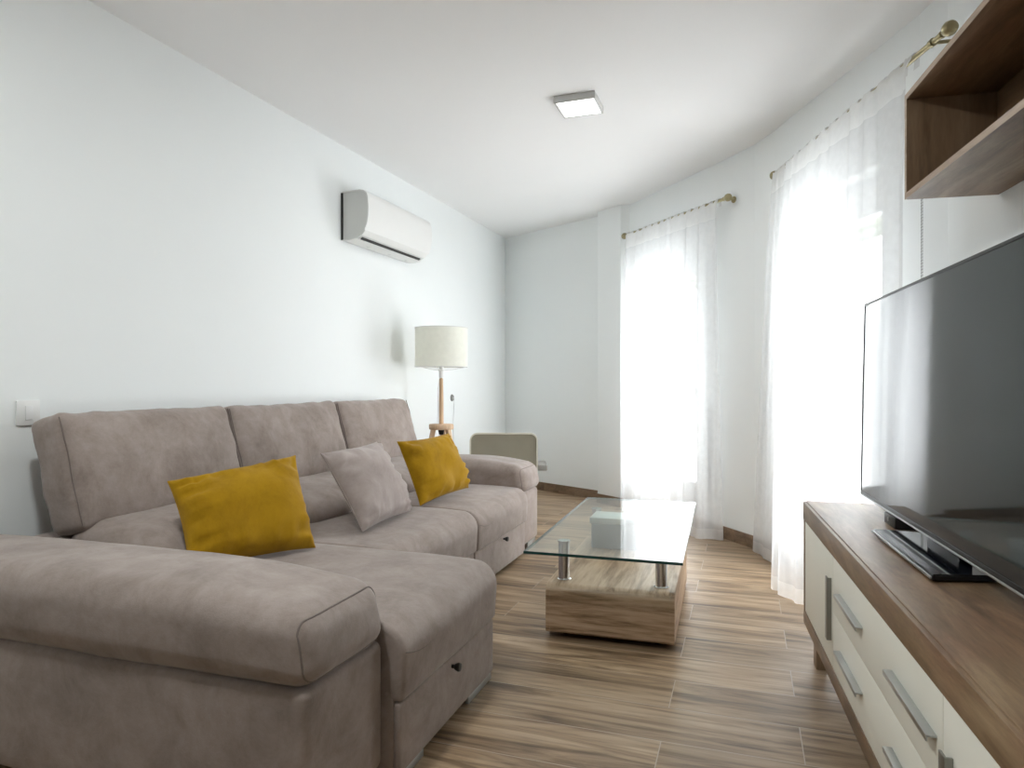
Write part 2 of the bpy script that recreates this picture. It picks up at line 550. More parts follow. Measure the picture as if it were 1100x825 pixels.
# skirting tiles
inner = offset_poly(outline, -0.010)
def skirt(name, pts_idx, t0=0.0, t1=1.0):
    bm = bmesh.new()
    for i in pts_idx:
        j = (i + 1) % len(outline)
        add_prism(bm, [outline[i], outline[j], inner[j], inner[i]], 0, 0.082)
    bmesh.ops.remove_doubles(bm, verts=bm.verts, dist=1e-5)
    tag(obj(name, bm, M['skirt']), kind='structure')
skirt('baseboard_left', [I[A0]])
skirt('baseboard_far', [I[A1], I[P1], I[C1], I[C2]])
skirt('baseboard_bay', [I[W1b], I[W1c], I[Q1], I[Q2]])
skirt('baseboard_right', [I[W2b], I[Q3], I[Q4], I[T1]])
skirt('baseboard_back', [I[T0]])

# balcony doors (local x along the wall, y outwards)
def balcony_door(name, a, b, handle_side):
    a, b = Vector(a), Vector(b)
    d = b - a
    w = d.length
    rot = math.atan2(d.y, d.x)
    r = bpy.data.objects.new(name, None)
    COL.objects.link(r)
    r.location = (a.x, a.y, 0)
    r.rotation_euler = (0, 0, rot)
    tag(r, kind='structure')
    y0, y1 = 0.10, 0.165          # set back in the reveal (outwards is +y)
    f = bmesh.new()
    fw = 0.055
    add_box(f, (0.0, y0, 0.0), (fw, y1, WTOP), 0.004)
    add_box(f, (w - fw, y0, 0.0), (w, y1, WTOP), 0.004)
    add_box(f, (fw, y0, WTOP - 0.14), (w - fw, y1, WTOP), 0.004)   # head with shutter slot
    add_box(f, (fw, y0, 0.0), (w - fw, y1, 0.05), 0.004)
    obj('window_frame', f, M['pvc'], r, world=False)
    s = bmesh.new()
    sw = 0.06
    q0, q1 = y0 - 0.012, y1 - 0.02
    x0, x1, z0, z1 = fw - 0.01, w - fw + 0.01, 0.04, WTOP - 0.13
    add_box(s, (x0, q0, z0), (x0 + sw, q1, z1), 0.005)
    add_box(s, (x1 - sw, q0, z0), (x1, q1, z1), 0.005)
    add_box(s, (x0 + sw, q0, z1 - sw), (x1 - sw, q1, z1), 0.005)
    add_box(s, (x0 + sw, q0, z0), (x1 - sw, q1, z0 + 0.28), 0.005)
    obj('sash', s, M['pvc'], r, world=False)
    obj('glass', box((x0 + sw, y0 + 0.015, z0 + 0.28), (x1 - sw, y0 + 0.021, z1 - sw)), M['window_glass'], r, world=False)
    h = bmesh.new()
    hx = x1 - sw / 2 if handle_side else x0 + sw / 2
    add_box(h, (hx - 0.014, q0 - 0.008, 0.98), (hx + 0.014, q0, 1.09), 0.003)
    add_box(h, (hx - 0.009, q0 - 0.045, 1.03), (hx + 0.009, q0 - 0.006, 1.048), 0.003)
    add_box(h, (hx - 0.011, q0 - 0.05, 0.91), (hx + 0.011, q0 - 0.036, 1.05), 0.004)
    obj('handle', h, M['pvc'], r, world=False)
    sh = bmesh.new()
    for k in range(3):
        add_box(sh, (fw, y1 + 0.01, WTOP - 0.14 - 0.045 * (k + 1) + 0.002), (w - fw, y1 + 0.022, WTOP - 0.14 - 0.045 * k), 0.004)
    obj('roller_shutter', sh, M['shutter'], r, world=False)
    return r
balcony_door('window_1', W1a, W1b, True)
balcony_door('window_2', W2a, W2b, False)

# ------------------------------------------------------------------ sofa
SOFA = 'large taupe suede chaise sofa along the white wall, with three raised headrests'
sofa = thing('chaise_sofa', SOFA, 'sofa', (-1.65, 2.80, 0.0))
def sm(bm, name, mat='sofa', parent=None, sharp=40):
    return obj(name, bm, M[mat], parent or sofa, True, sharp)
def at(o):
    o = Vector(o)
    return lambda p: p + o
# frame
bm = bmesh.new()
add_box(bm, (-2.38, 1.60, 0.03), (-1.285, 4.00, 0.27), 0.012)
add_box(bm, (-1.40, 1.604, 0.03), (-0.878, 2.305, 0.25), 0.008)
sm(bm, 'base')
sm(softbox((0.17, 2.56, 0.475), 0.025, fn=at((-2.395, 1.705, 0.05)), m=(4, 20, 8), wrinkle=0.003), 'back_frame')
# drawer fronts with knobs
def drawer(u, v0, v1, kv, kz):
    d = sm(softbox((0.022, v1 - v0, 0.188), 0.008, fn=at((u - 0.006, v0, 0.028)), m=(2, 16, 6), bulge=(0.004, 0, 0), wrinkle=0.0015), 'drawer_front')
    k = bmesh.new()
    add_lathe(k, [(0.006, 0), (0.006, 0.012), (0.010, 0.016), (0.0135, 0.026), (0.012, 0.032), (0.0, 0.034)], (u + 0.014, kv, kz), (1, 0, 0.0), 16)
    o = obj('knob', k, M['dark'], d)
    o['label'] = 'small black drawer knob'
    return d
drawer(-0.874, 1.606, 2.308, 1.936, 0.188)
drawer(-1.292, 3.175, 3.99, 3.59, 0.196)
# arms
def arm(v0, v1, front):
    return sm(softbox((front + 2.385, v1 - v0, 0.335), 0.022, fn=at((-2.385, v0, 0.05)), m=(20, 8, 8), bulge=(0.006, 0.004, 0.0), wrinkle=0.002), 'arm')
arm(1.262, 1.598, -0.905)
arm(4.005, 4.335, -1.298)
def round_edge(p, cx, cz, R, r):
    """turn the square front-top edge into an arc of radius R about (cx, cz)"""
    dx, dz = p.x - cx, p.z - cz
    if dx > 0 and dz > 0:
        l = math.hypot(dx, dz)
        if l > 1e-6:
            q = R - r
            g = q + math.hypot(dx - q, dz - q) if dx > q and dz > q else max(dx, dz)
            k = g / l
            return Vector((cx + dx * k, p.y, cz + dz * k))
    return p
def arm_pad(v0, v1, front, seed, z0=0.383, hgt=0.186):
    w = v1 - v0
    Lx = front + 2.36
    def fn(p):
        x = p.x / Lx
        q = Vector((-2.36 + p.x, v0 + p.y, z0 + p.z))
        q.z -= 0.026 * max(0.0, (x - 0.72) / 0.28) ** 2 * (p.z / hgt)      # sinks towards its front end
        q.x -= 0.030 * (p.z / hgt)                                          # front face leans back
        return q
    bm = softbox((Lx, w, hgt), 0.056, fn=fn, m=(34, 14, 6), k=7, bulge=(0.014, 0.006, 0.022), wrinkle=0.0040, wscale=6, seed=seed)
    tr = BVHTree.FromBMesh(bm)
    # seam round the end panel, laid on the surface just inside the rounding
    ring = []
    hy, hz, rr = w / 2 - 0.0165, hgt / 2 - 0.0155, 0.036
    for cy, cz, a0 in ((hy - rr, hz - rr, 0), (-hy + rr, hz - rr, 90), (-hy + rr, -hz + rr, 180), (hy - rr, -hz + rr, 270)):
        for q in range(8):
            a = math.radians(a0 + 90 * q / 7)
            ring.append((cy + rr * math.cos(a), cz + rr * math.sin(a)))
    n = len(ring)
    dense = []
    for q in range(n):
        (y0, z0_), (y1, z1_) = ring[q], ring[(q + 1) % n]
        st = max(1, int(math.hypot(y1 - y0, z1_ - z0_) / 0.02))
        dense += [(y0 + (y1 - y0) * e / st, z0_ + (z1_ - z0_) * e / st) for e in range(st)]
    pts = []
    for y, z in dense + dense[:1]:
        p = fn(Vector((Lx, w / 2 + y, hgt / 2 + z)))
        h = tr.ray_cast(p + Vector((0.3, 0, 0)), Vector((-1, 0, 0)))[0]
        pts.append(h or p)
    o = sm(bm, 'arm_pad')
    obj('seam', tube(pts, 0.0026, 6, caps=False), M['sofa_seam'], o)
    return o
arm_pad(1.250, 1.612, -0.893, 1)
arm_pad(3.985, 4.345, -1.275, 2)
# seat cushions with waterfall fronts
def seat(v0, v1, front, seed):
    Lx = front + 2.16
    w = v1 - v0
    z0, hgt, R = 0.217, 0.212, 0.085
    def fn(p):
        p = round_edge(p, Lx - R, hgt - R, R, 0.016)
        q = Vector((-2.16 + p.x, v0 + p.y, z0 + p.z))
        x = max(0.0, (p.x - (Lx - 0.30)) / 0.30)
        q.z -= 0.012 * x * x * (p.z / hgt)
        q.x += 0.012 * (p.z / hgt)                                         # front leans out over the drawer
        return q
    ex = {0: [Lx - R - 0.06 + (R + 0.06) * q / 16 for q in range(16)], 2: [hgt - R * 1.1 * q / 14 for q in range(1, 14)]}
    bm = softbox((Lx, w, hgt), 0.016, fn=fn, m=(26, 22, 4), k=4, bulge=(0.008, 0.002, 0.010), wrinkle=0.0030, wscale=5, seed=seed, extra=ex)
    tr = BVHTree.FromBMesh(bm)
    # curved tailoring seam at the near corner of the front
    pts = []
    for k in range(19):
        t = k / 18
        y = 0.010 + 0.20 * t
        z = 0.142 - 0.030 * math.sin(PI * min(1, t * 1.15) * .62) + 0.020 * t * t
        p = fn(Vector((Lx, y, z)))
        h = tr.ray_cast(p + Vector((0.3, 0, 0)), Vector((-1, 0, 0)))[0]
        pts.append((h or p) - Vector((0.0006, 0, 0)))
    o = sm(bm, 'seat_cushion')
    obj('seam', tube(pts, 0.0020, 6, r_end=0.0007), M['sofa_seam'], o)
    return o
seat(1.604, 2.318, -0.852, 3)
seat(2.321, 3.179, -1.268, 4)
seat(3.181, 4.000, -1.264, 5)
# lumbar cushions
def lumbar(v0, v1, seed):
    Lx, hgt = 0.42, 0.185
    def fn(p):
        t = max(0.0, p.x / Lx)
        return Vector((-2.24 + p.x, v0 + p.y, 0.40 + p.z * (1 - 0.30 * t ** 2.2)))
    return sm(softbox((Lx, v1 - v0, hgt), 0.085, fn=fn, m=(10, 20, 4), k=6, bulge=(0.03, 0.004, 0.012), wrinkle=0.006, wscale=6, seed=seed), 'back_cushion')
bounds = [(1.725, 2.540), (2.545, 3.418), (3.423, 4.285)]
for k, (a, b) in enumerate(bounds):
    lumbar(a + 0.004, b - 0.004, 11 + k)
# headrests
def headrest(v0, v1, seed):
    w, th, hh = v1 - v0, 0.165, 0.425
    def fn(p):
        z = p.z
        # top sags slightly between the corners
        z -= 0.010 * math.sin(PI * p.y / w) * (p.z / hh)
        # lower front belly, soft gathers along the top and the ends
        p = p.copy()
        e = (1 - min(1, abs(2 * p.y / w - 1)) ** 4)
        if p.x > th * .5:
            p.x += 0.012 * e * math.sin(PI * min(1, max(0, 1 - z / hh)) ** 1.4)
        g = math.exp(-abs(hh - z) / 0.06) + math.exp(-min(p.y, w - p.y) / 0.05)
        p.x += 0.006 * g * noise.noise(Vector((p.y * 14 + seed, z * 14, seed * 3.3)))
        z += 0.004 * g * noise.noise(Vector((p.y * 11 + seed * 2, p.x * 18, seed * 1.3)))
        return Vector((-2.284 + p.x * 0.962 - z * 0.272, v0 + p.y, 0.515 + p.x * 0.262 + z * 0.962))
    o = sm(softbox((th, w, hh), 0.036, fn=fn, m=(6, 30, 18), k=5, bulge=(0.042, 0.006, 0.012), wrinkle=0.0085, wscale=8.5, seed=seed), 'headrest')
    for y in (0.004, w - 0.004):
        pts = [fn(Vector((th - 0.006, y, z))) for z in [0.02 + (hh - 0.04) * i / 10 for i in range(11)]]
        obj('seam', tube(pts, 0.0028, 6), M['sofa_seam'], o)
    return o
for k, (a, b) in enumerate(bounds):
    headrest(a, b, 21 + k)
# chrome corner feet
def foot(u, v, du, dv, fh=0.05):
    f = bmesh.new()
    x0, x1 = sorted((u, u + du)); y0, y1 = sorted((v, v + dv))
    t = 0.012
    add_box(f, (x0, (y0 if dv > 0 else y1 - t), 0.0), (x1, (y0 + t if dv > 0 else y1), fh), 0.002)
    add_box(f, ((x0 if du > 0 else x1 - t), y0, 0.0), ((x0 + t if du > 0 else x1), y1, fh), 0.002)
    o = obj('foot', f, M['brushed'], sofa)
    o['label'] = 'silver metal corner foot'
foot(-0.864, 2.300, -0.14, -0.21, 0.03)
foot(-0.866, 1.630, -0.14, 0.13, 0.03)
foot(-1.31, 4.32, -0.14, -0.16)
foot(-0.92, 1.275, -0.14, 0.16)
foot(-2.37, 1.275, 0.14, 0.16)
foot(-2.37, 4.32, 0.14, -0.16)

# ------------------------------------------------------------------ cushions
def pillow(name, label, BL, BR, TL, TR, mat, front, back, seed, group=None, pinch=0.06):
    BL, BR, TL, TR = map(Vector, (BL, BR, TL, TR))
    c = (BL + BR + TL + TR) / 4
    nrm = (BR - BL).cross(TL - BL).normalized()
    if nrm.x < 0:
        nrm = -nrm
    base = (BL + BR) / 2
    t = thing(name, label, 'cushion', base, 0, group)
    n = 30
    off = Vector((seed * 2.7, seed * 1.3, 0))
    def pos(i, j, side):
        u, v = -math.cos(PI * i / n), -math.cos(PI * j / n)
        # edges draw in between the corners
        uu = u * (1 - pinch * (1 - v * v) * abs(u))
        vv = v * (1 - pinch * (1 - u * u) * abs(v))
        s, q = (uu + 1) / 2, (vv + 1) / 2
        p = BL * (1 - s) * (1 - q) + BR * s * (1 - q) + TL * (1 - s) * q + TR * s * q
        e = (1 - abs(u) ** 2.6) * (1 - abs(v) ** 2.6)
        th = (max(0, e) ** 0.5)
        edge = 1 - max(abs(u), abs(v))
        w = noise.noise(Vector((u * 1.6, v * 1.6, seed)) + off) * 0.22
        # gathers running in from the seams
        g = noise.noise(Vector((u * 9.0, v * 2.0, seed * 5.1))) * math.exp(-(1 - abs(v)) * 3.6) + noise.noise(Vector((u * 2.0, v * 9.0, seed * 9.4))) * math.exp(-(1 - abs(u)) * 3.6)
        d = (front if side > 0 else -back) * th * (1 + w) + (0.046 * g * min(1, edge * 7) if side > 0 else 0)
        # the filling settles towards the seat
        p.z -= 0.016 * th * max(0, -v) * (1 - abs(u) ** 4)
        return p + nrm * d
    bm = bmesh.new()
    F, B = {}, {}
    for i in range(n + 1):
        for j in range(n + 1):
            F[i, j] = bm.verts.new(pos(i, j, 1))
            B[i, j] = F[i, j] if i in (0, n) or j in (0, n) else bm.verts.new(pos(i, j, -1))
    for i in range(n):
        for j in range(n):
            bm.faces.new((F[i, j], F[i + 1, j], F[i + 1, j + 1], F[i, j + 1]))
            bm.faces.new((B[i, j], B[i, j + 1], B[i + 1, j + 1], B[i + 1, j]))
    o = obj('cover', bm, M[mat], t, True, 180)
    ring = [pos(i, 0, 1) for i in range(n)] + [pos(n, j, 1) for j in range(n)] + [pos(i, n, 1) for i in range(n, 0, -1)] + [pos(0, j, 1) for j in range(n, -1, -1)]
    obj('seam', tube(ring, 0.0016, 6, caps=False), M[mat], t)
    return t
pillow('cushion', 'wide mustard yellow velvet cushion lying on the chaise seat beside the near armrest',
       (-1.720, 1.770, 0.452), (-1.525, 2.185, 0.447), (-1.895, 1.855, 0.722), (-1.695, 2.295, 0.775), 'mustard', 0.100, 0.030, 1, 'mustard velvet cushions')
pillow('cushion', 'square pale taupe suede cushion standing between the two mustard cushions',
       (-1.500, 2.480, 0.447), (-1.530, 2.965, 0.446), (-1.70, 2.475, 0.765), (-1.715, 2.965, 0.775), 'grey_pillow', 0.095, 0.04, 2)
pillow('cushion', 'mustard yellow velvet cushion leaning at the far armrest near the floor lamp',
       (-1.550, 3.110, 0.446), (-1.490, 3.600, 0.470), (-1.680, 3.110, 0.765), (-1.613, 3.600, 0.775), 'mustard', 0.095, 0.04, 3, 'mustard velvet cushions')

# ------------------------------------------------------------------ coffee table
TBL_ROT = math.radians(1.7)
tbl = thing('coffee_table', 'coffee table with clear glass top on chrome posts over an oak block', 'table', (-0.540, 3.240, 0.0), TBL_ROT)
zt0, zt1 = 0.392, 0.402
g = bmesh.new()
gx, gy = 0.305, 0.672
add_prism(g, [(-gx, -gy), (gx, -gy), (gx, gy), (-gx, gy)], zt0, zt1)
gt = obj('glass_top', g, M['table_glass'], tbl, False)
gt['label'] = 'clear glass table top'
g = bmesh.new()
e = 0.0035
add_box(g, (-gx - .0005, -gy - .0005, zt0), (gx + .0005, -gy + e, zt1 + .0004))
add_box(g, (-gx - .0005, gy - e, zt0), (gx + .0005, gy + .0005, zt1 + .0004))
add_box(g, (-gx - .0005, -gy + e, zt0), (-gx + e, gy - e, zt1 + .0004))
add_box(g, (gx - e, -gy + e, zt0), (gx + .0005, gy - e, zt1 + .0004))
o = obj('polished_edge', g, M['glass_edge'], gt, False)
o['label'] = 'dark green polished glass edge'
# oak block: rounded front and back shoulders, flat side panels
def round_rect(y0, y1, z0, z1, rt, rb, k=8):
    pts = []
    for cy, cz, r, a0 in ((y1 - rt, z1 - rt, rt, 0), (y0 + rt, z1 - rt, rt, 90), (y0 + rb, z0 + rb, rb, 180), (y1 - rb, z0 + rb, rb, 270)):
        for i in range(k + 1):
            a = math.radians(a0 + 90 * i / k)
            pts.append((cy + r * math.cos(a), cz + r * math.sin(a)))
    return pts
def swap(p):
    return Vector((p.y, p.x, p.z))
pr = round_rect(-0.484, 0.484, 0.022, 0.225, 0.036, 0.016)
blk = obj('block', extrude_profile(pr, -0.245, 0.245, swap), M['oak'], tbl, False)
for sgn in (-1, 1):
    pr2 = round_rect(-0.4845, 0.4845, 0.0215, 0.2255, 0.036, 0.016)
    a, b = sorted((sgn * 0.2452, sgn * 0.263))
    obj('side_panel', extrude_profile(pr2, a, b, swap, 0.0015), M['oak'], tbl, False)
bmf = bmesh.new()
for sx in (-1, 1):
    for sy in (-1, 1):
        obj('foot', lathe([(0.022, 0), (0.024, 0.004), (0.024, 0.022)], (sx * 0.19, sy * 0.40, 0.0), seg=20), M['dark'], tbl, False)
bmf.free()
for sx in (-1, 1):
    for sy in (-1, 1):
        pr = [(0.0, 0.225), (0.030, 0.225), (0.030, 0.229), (0.0255, 0.231), (0.0245, 0.236), (0.0245, 0.384), (0.028, 0.386), (0.028, zt0 - .0005), (0.0, zt0 - .0005)]
        o = obj('post', lathe(pr, (sx * 0.204, sy * 0.395, 0), seg=32), M['chrome'], tbl, False)
# grey lidded box on the block, under the glass
bx = thing('storage_box', 'grey lidded box standing on the oak block under the glass table top', 'box', (-0.625, 3.510, 0.226), TBL_ROT)
obj('box_body', box((-0.118, -0.085, 0.0), (0.118, 0.085, 0.132), 0.004), M['grey_box'], bx, False)
obj('lid', box((-0.126, -0.092, 0.124), (0.126, 0.092, 0.156), 0.006), M['lid'], bx, False)

# ------------------------------------------------------------------ media cabinet
ST_ROT = math.atan2(0.065, 0.998)
st = thing('tv_stand', 'long low brown wood media cabinet with cream doors and drawers under the television', 'cabinet', (0.216, 2.842, 0.0), ST_ROT)
SD, SL = 0.45, 2.10           # depth, length (local y runs 0 .. -SL towards the viewer)
ZT, ZB = 0.613, 0.147
def pc(name, lo, hi, mat, bev=0.0015, parent=None):
    return obj(name, box(lo, hi, bev), M[mat], parent or st, False)
pc('top_panel', (-0.004, -SL, ZT - 0.072), (SD, 0.0, ZT - 0.004), 'walnut_y', 0.003)
pc('top_board', (0.006, -SL + .004, ZT - 0.006), (SD, -0.004, ZT), 'walnut_y', 0.003)
pc('bottom_panel', (-0.002, -SL, ZB), (SD, 0.0, ZB + 0.048), 'walnut_y', 0.002)
for y0, y1 in ((-0.022, 0.0), (-SL, -SL + 0.022)):
    pc('side_panel', (-0.002, y0, ZB + 0.048), (SD, y1, ZT - 0.072), 'walnut_z')
pc('back_panel', (SD - 0.012, -SL + 0.022, ZB + 0.048), (SD, -0.022, ZT - 0.072), 'walnut_z', 0)
for y0, y1 in ((-0.582, -0.566), (-1.534, -1.518)):
    pc('divider', (0.018, y0, ZB + 0.048), (SD - 0.012, y1, ZT - 0.072), 'cream', 0)
def vhandle(parent, y, z0, z1):
    h = bmesh.new()
    add_box(h, (-0.014, y - 0.014, z0), (-0.009, y + 0.014, z1), 0.001)
    add_box(h, (-0.011, y - 0.014, z0), (0.0, y - 0.009, z1), 0.001)
    o = obj('handle', h, M['handle_dark'], parent, False)
    o['label'] = 'upright satin metal bar handle'
def hhandle(parent, y0, y1, z):
    h = bmesh.new()
    add_box(h, (-0.018, y0, z - 0.002), (0.001, y1, z + 0.002), 0.0008)
    add_box(h, (-0.018, y0, z - 0.009), (-0.0145, y1, z - 0.001), 0.0008)
    o = obj('handle', h, M['brushed'], parent, False)
    o['label'] = 'long silver lip handle'
z0, z1 = ZB + 0.051, ZT - 0.074
d = pc('door', (0.0, -0.572, z0), (0.018, -0.024, z1), 'cream', 0.0015)
vhandle(d, -0.538, 0.275, 0.466)
d = pc('door', (0.0, -SL + 0.024, z0), (0.018, -1.528, z1), 'cream', 0.0015)
vhandle(d, -1.562, 0.275, 0.456)
zm = (z0 + z1) / 2
for a, b, hz in ((zm + 0.0003, z1, 0.452), (z0, zm - 0.0003, 0.288)):
    d = pc('drawer', (0.0, -1.525, a), (0.018, -0.576, b), 'cream', 0.0004)
    hhandle(d, -0.955, -0.675, hz)
    hhandle(d, -1.498, -1.215, hz)
for y in (-0.055, -SL + 0.055):
    for x in (0.045, SD - 0.06):
        pc('leg', (x - 0.015, y - 0.03, 0.0), (x + 0.025, y + 0.03, ZB), 'walnut_z')
pc('leg', (0.03, -SL / 2 - 0.03, 0.0), (0.07, -SL / 2 + 0.03, ZB), 'walnut_z')

# ------------------------------------------------------------------ television
TV_ROT = math.radians(4.47)
tv = thing('television', 'large black flat television with glossy screen on the wood media cabinet', 'television', (0.4475, 2.135, ZT), TV_ROT)
TW, TH0, TH1 = 0.636, 0.047, 0.738
lean = lambda p: Vector((p.x + 0.019 * p.z, p.y, p.z))
def leaned(bm):
    for v in bm.verts:
        v.co = lean(v.co)
    return bm
b_ = bmesh.new()
bw = 0.008
add_box(b_, (0.0, -TW, TH0), (0.022, TW, TH0 + 0.014), 0.001)
add_box(b_, (0.0, -TW, TH1 - bw), (0.022, TW, TH1), 0.001)
add_box(b_, (0.0, -TW, TH0 + 0.014), (0.022, -TW + bw, TH1 - bw), 0.001)
add_box(b_, (0.0, TW - bw, TH0 + 0.014), (0.022, TW, TH1 - bw), 0.001)
bez = obj('bezel', leaned(b_), M['dark'], tv, False)
o = obj('trim_strip', leaned(box((-0.002, -TW, TH0 - 0.002), (0.008, TW, TH0 + 0.003), 0.0008)), M['brushed'], bez, False)
o['label'] = 'thin silver strip along the lower edge'
sc_ = obj('screen', leaned(box((0.002, -TW + bw, TH0 + 0.013), (0.012, TW - bw, TH1 - bw))), M['screen'], tv, False)
sc_['label'] = 'dark glossy screen'
bk = bmesh.new()
add_box(bk, (0.022, -TW + 0.006, TH0 + 0.006), (0.034, TW - 0.006, TH1 - 0.006), 0.004)
add_box(bk, (0.034, -0.42, TH0 + 0.03), (0.065, 0.42, TH0 + 0.40), 0.012)
obj('back_shell', leaned(bk), M['dark'], tv, False)
# foot: chamfered glossy plate with a bright front lip, neck up to the shell
ft = bmesh.new()
fy0, fy1, fx0, fx1 = -0.371, 0.137, -0.078, 0.20
add_prism(ft, [(fx0, fy0 + 0.0), (fx0, fy1), (fx1, fy1 - 0.05), (fx1, fy0 + 0.05)], 0.004, 0.018)
bmesh.ops.bevel(ft, geom=list(ft.edges), offset=0.003, segments=2, affect='EDGES')
fo = obj('foot_plate', ft, M['piano'], tv, False)
o = obj('front_lip', box((fx0 - 0.003, fy0 + 0.003, 0.007), (fx0 + 0.0015, fy1 - 0.003, 0.0135), 0.001), M['brushed'], fo, False)
o['label'] = 'bright metal strip along the front of the foot'
o = obj('rubber_pad', box((fx0 + 0.03, fy0 + 0.06, 0.0006), (fx1 - 0.03, fy1 - 0.06, 0.005)), M['dark'], fo, False)
nk = bmesh.new()
add_prism(nk, [(0.020, -0.24), (0.020, -0.02), (0.060, -0.05), (0.060, -0.21)], 0.016, TH0 + 0.06)
obj('neck', nk, M['piano'], tv, False)
# little receiver tucked behind the foot
sb = thing('receiver_box', 'small black box with pale end tucked under the television by its foot', 'receiver', (0.480, 2.430, ZT), TV_ROT)
obj('case', box((-0.05, -0.07, 0.002), (0.06, 0.045, 0.036), 0.002), M['dark'], sb, False)
obj('end_plate', box((-0.049, 0.045, 0.003), (0.059, 0.052, 0.037), 0.001), M['brushed'], sb, False)
obj('button', lathe([(0.006, 0), (0.006, 0.003), (0, 0.0032)], (-0.0495, 0.0, 0.02), (-1, 0, 0), 14), M['brushed'], sb, False)

# ------------------------------------------------------------------ wall shelf
SH_ROT = math.radians(6.0)
sw = thing('wall_shelf', 'open brown wood box shelf hung high on the wall above the television', 'shelf', (0.5095, 2.596, 1.679), SH_ROT)
sdp, sln, sht, t = 0.278, 1.25, 0.349, 0.019
def sp(name, lo, hi, mat):
    o = obj(name, box(lo, hi, 0.0008), M[mat], sw, False)
    return o
bp_ = sp('bottom_board', (0.0, -sln, 0.0), (sdp, 0.0, t), 'walnut_y')
tp_ = sp('top_board', (0.0, -sln, sht - t), (sdp, 0.0, sht), 'walnut_y')
for y0, y1 in ((-t, 0.0), (-sln, -sln + t)):
    s_ = sp('side_board', (0.0, y0, t), (sdp, y1, sht - t), 'walnut_z')
    obj('edge_band', box((-0.0012, y0, t), (0.0004, y1, sht - t)), M['walnut_edge'], s_, False)
obj('edge_band', box((-0.0012, -sln, 0.0), (0.0004, 0.0, t)), M['walnut_edge'], bp_, False)
obj('edge_band', box((-0.0012, -sln, sht - t), (0.0004, 0.0, sht)), M['walnut_edge'], tp_, False)
sp('back_board', (sdp - 0.012, -sln + t, t), (sdp - 0.001, -t, sht - t), 'walnut_y')

# ------------------------------------------------------------------ air conditioner
def wall_left_u(v):
    return A0[0] + (A1[0] - A0[0]) * (v - A0[1]) / (A1[1] - A0[1])
WL_ROT = -math.atan2(A1[0] - A0[0], A1[1] - A0[1])
ac = thing('air_conditioner', 'white split air conditioner mounted high on the wall above the sofa', 'air conditioner', (wall_left_u(3.79), 3.79, 1.985), WL_ROT)
AL = 0.885
prof = [(0.014, 0.0), (0.07, -0.002), (0.115, 0.006), (0.150, 0.026), (0.176, 0.056), (0.193, 0.095), (0.201, 0.14), (0.203, 0.20), (0.200, 0.25), (0.190, 0.283), (0.170, 0.299), (0.14, 0.305), (0.014, 0.305)]
obj('body', extrude_profile(prof, 0.012, AL - 0.012), M['ac_grey'], ac, False)
def arc(off, i0, i1):
    pts = []
    for (x, z) in prof[i0:i1]:
        dx, dz = x - 0.06, z - 0.155
        l = math.hypot(dx, dz)
        pts.append((x + off * dx / l, z + off * dz / l))
    return pts
def skin(i0, i1, y0, y1, o0, o1):
    a, b = arc(o0, i0, i1), arc(o1, i0, i1)
    return extrude_profile(a + b[::-1], y0, y1)
fp = obj('front_panel', skin(4, 13, 0.0, AL, -0.001, 0.006), M['ac_white'], ac, False)
obj('louver', skin(3, 5, 0.012, AL - 0.012, 0.0005, 0.005), M['ac_white'], ac, False)
ul = obj('lower_grille', skin(0, 3, 0.0, AL, 0.0, 0.004), M['ac_white'], ac, False)
o = obj('air_slot', extrude_profile([(0.121, 0.008), (0.135, 0.0155), (0.133, 0.022), (0.119, 0.0135)], 0.045, AL - 0.05, lambda p: Vector((p.x + 0.003, p.y, p.z - 0.0055))), M['dark'], ac, False)
o['label'] = 'dark air outlet slot'
obj('mounting_plate', box((0.001, 0.006, 0.0), (0.014, AL - 0.006, 0.302)), M['dark'], ac, False)
for y in (0.22, 0.5, 0.74):
    obj('clip', box((0.055, y, -0.0085), (0.07, y + 0.022, -0.004), 0.001), M['ac_grey'], ul, False)

# ------------------------------------------------------------------ light switch, wall socket
sv = 1.80
swt = thing('light_switch', 'square white light switch on the bare wall above the near end of the sofa back', 'light switch', (wall_left_u(sv), sv, 0.954), WL_ROT)
obj('plate', box((0.0005, -0.043, -0.046), (0.010, 0.043, 0.046), 0.003), M['ac_white'], swt, False)
rk = bmesh.new()
add_box(rk, (0.009, -0.014, -0.026), (0.014, 0.014, 0.026), 0.002)
for v in rk.verts:
    v.co.x += 0.05 * (v.co.z)*.6 if v.co.x > 0.0115 else 0
o = obj('rocker', rk, M['white'], swt, False)
so_v = 5.47
sok = thing('wall_outlet', 'small round grey wall outlet with a thin hanging cable behind the floor lamp', 'outlet', (wall_left_u(so_v), so_v, 0.94), WL_ROT)
obj('cover', lathe([(0.030, 0.0005), (0.030, 0.006), (0.024, 0.012), (0.010, 0.014), (0.010, 0.010), (0.0, 0.010)], (0, 0, 0), (1, 0, 0), 24), M['grey_arm'], sok, False)
obj('cable', tube([(0.012, 0, 0), (0.022, 0.0, -0.006), (0.024, -0.002, -0.05), (0.016, -0.006, -0.25), (0.014, 0.01, -0.5), (0.018, 0.03, -0.80), (0.018, 0.05, -0.93)], 0.0035, 8), M['white'], sok, False)

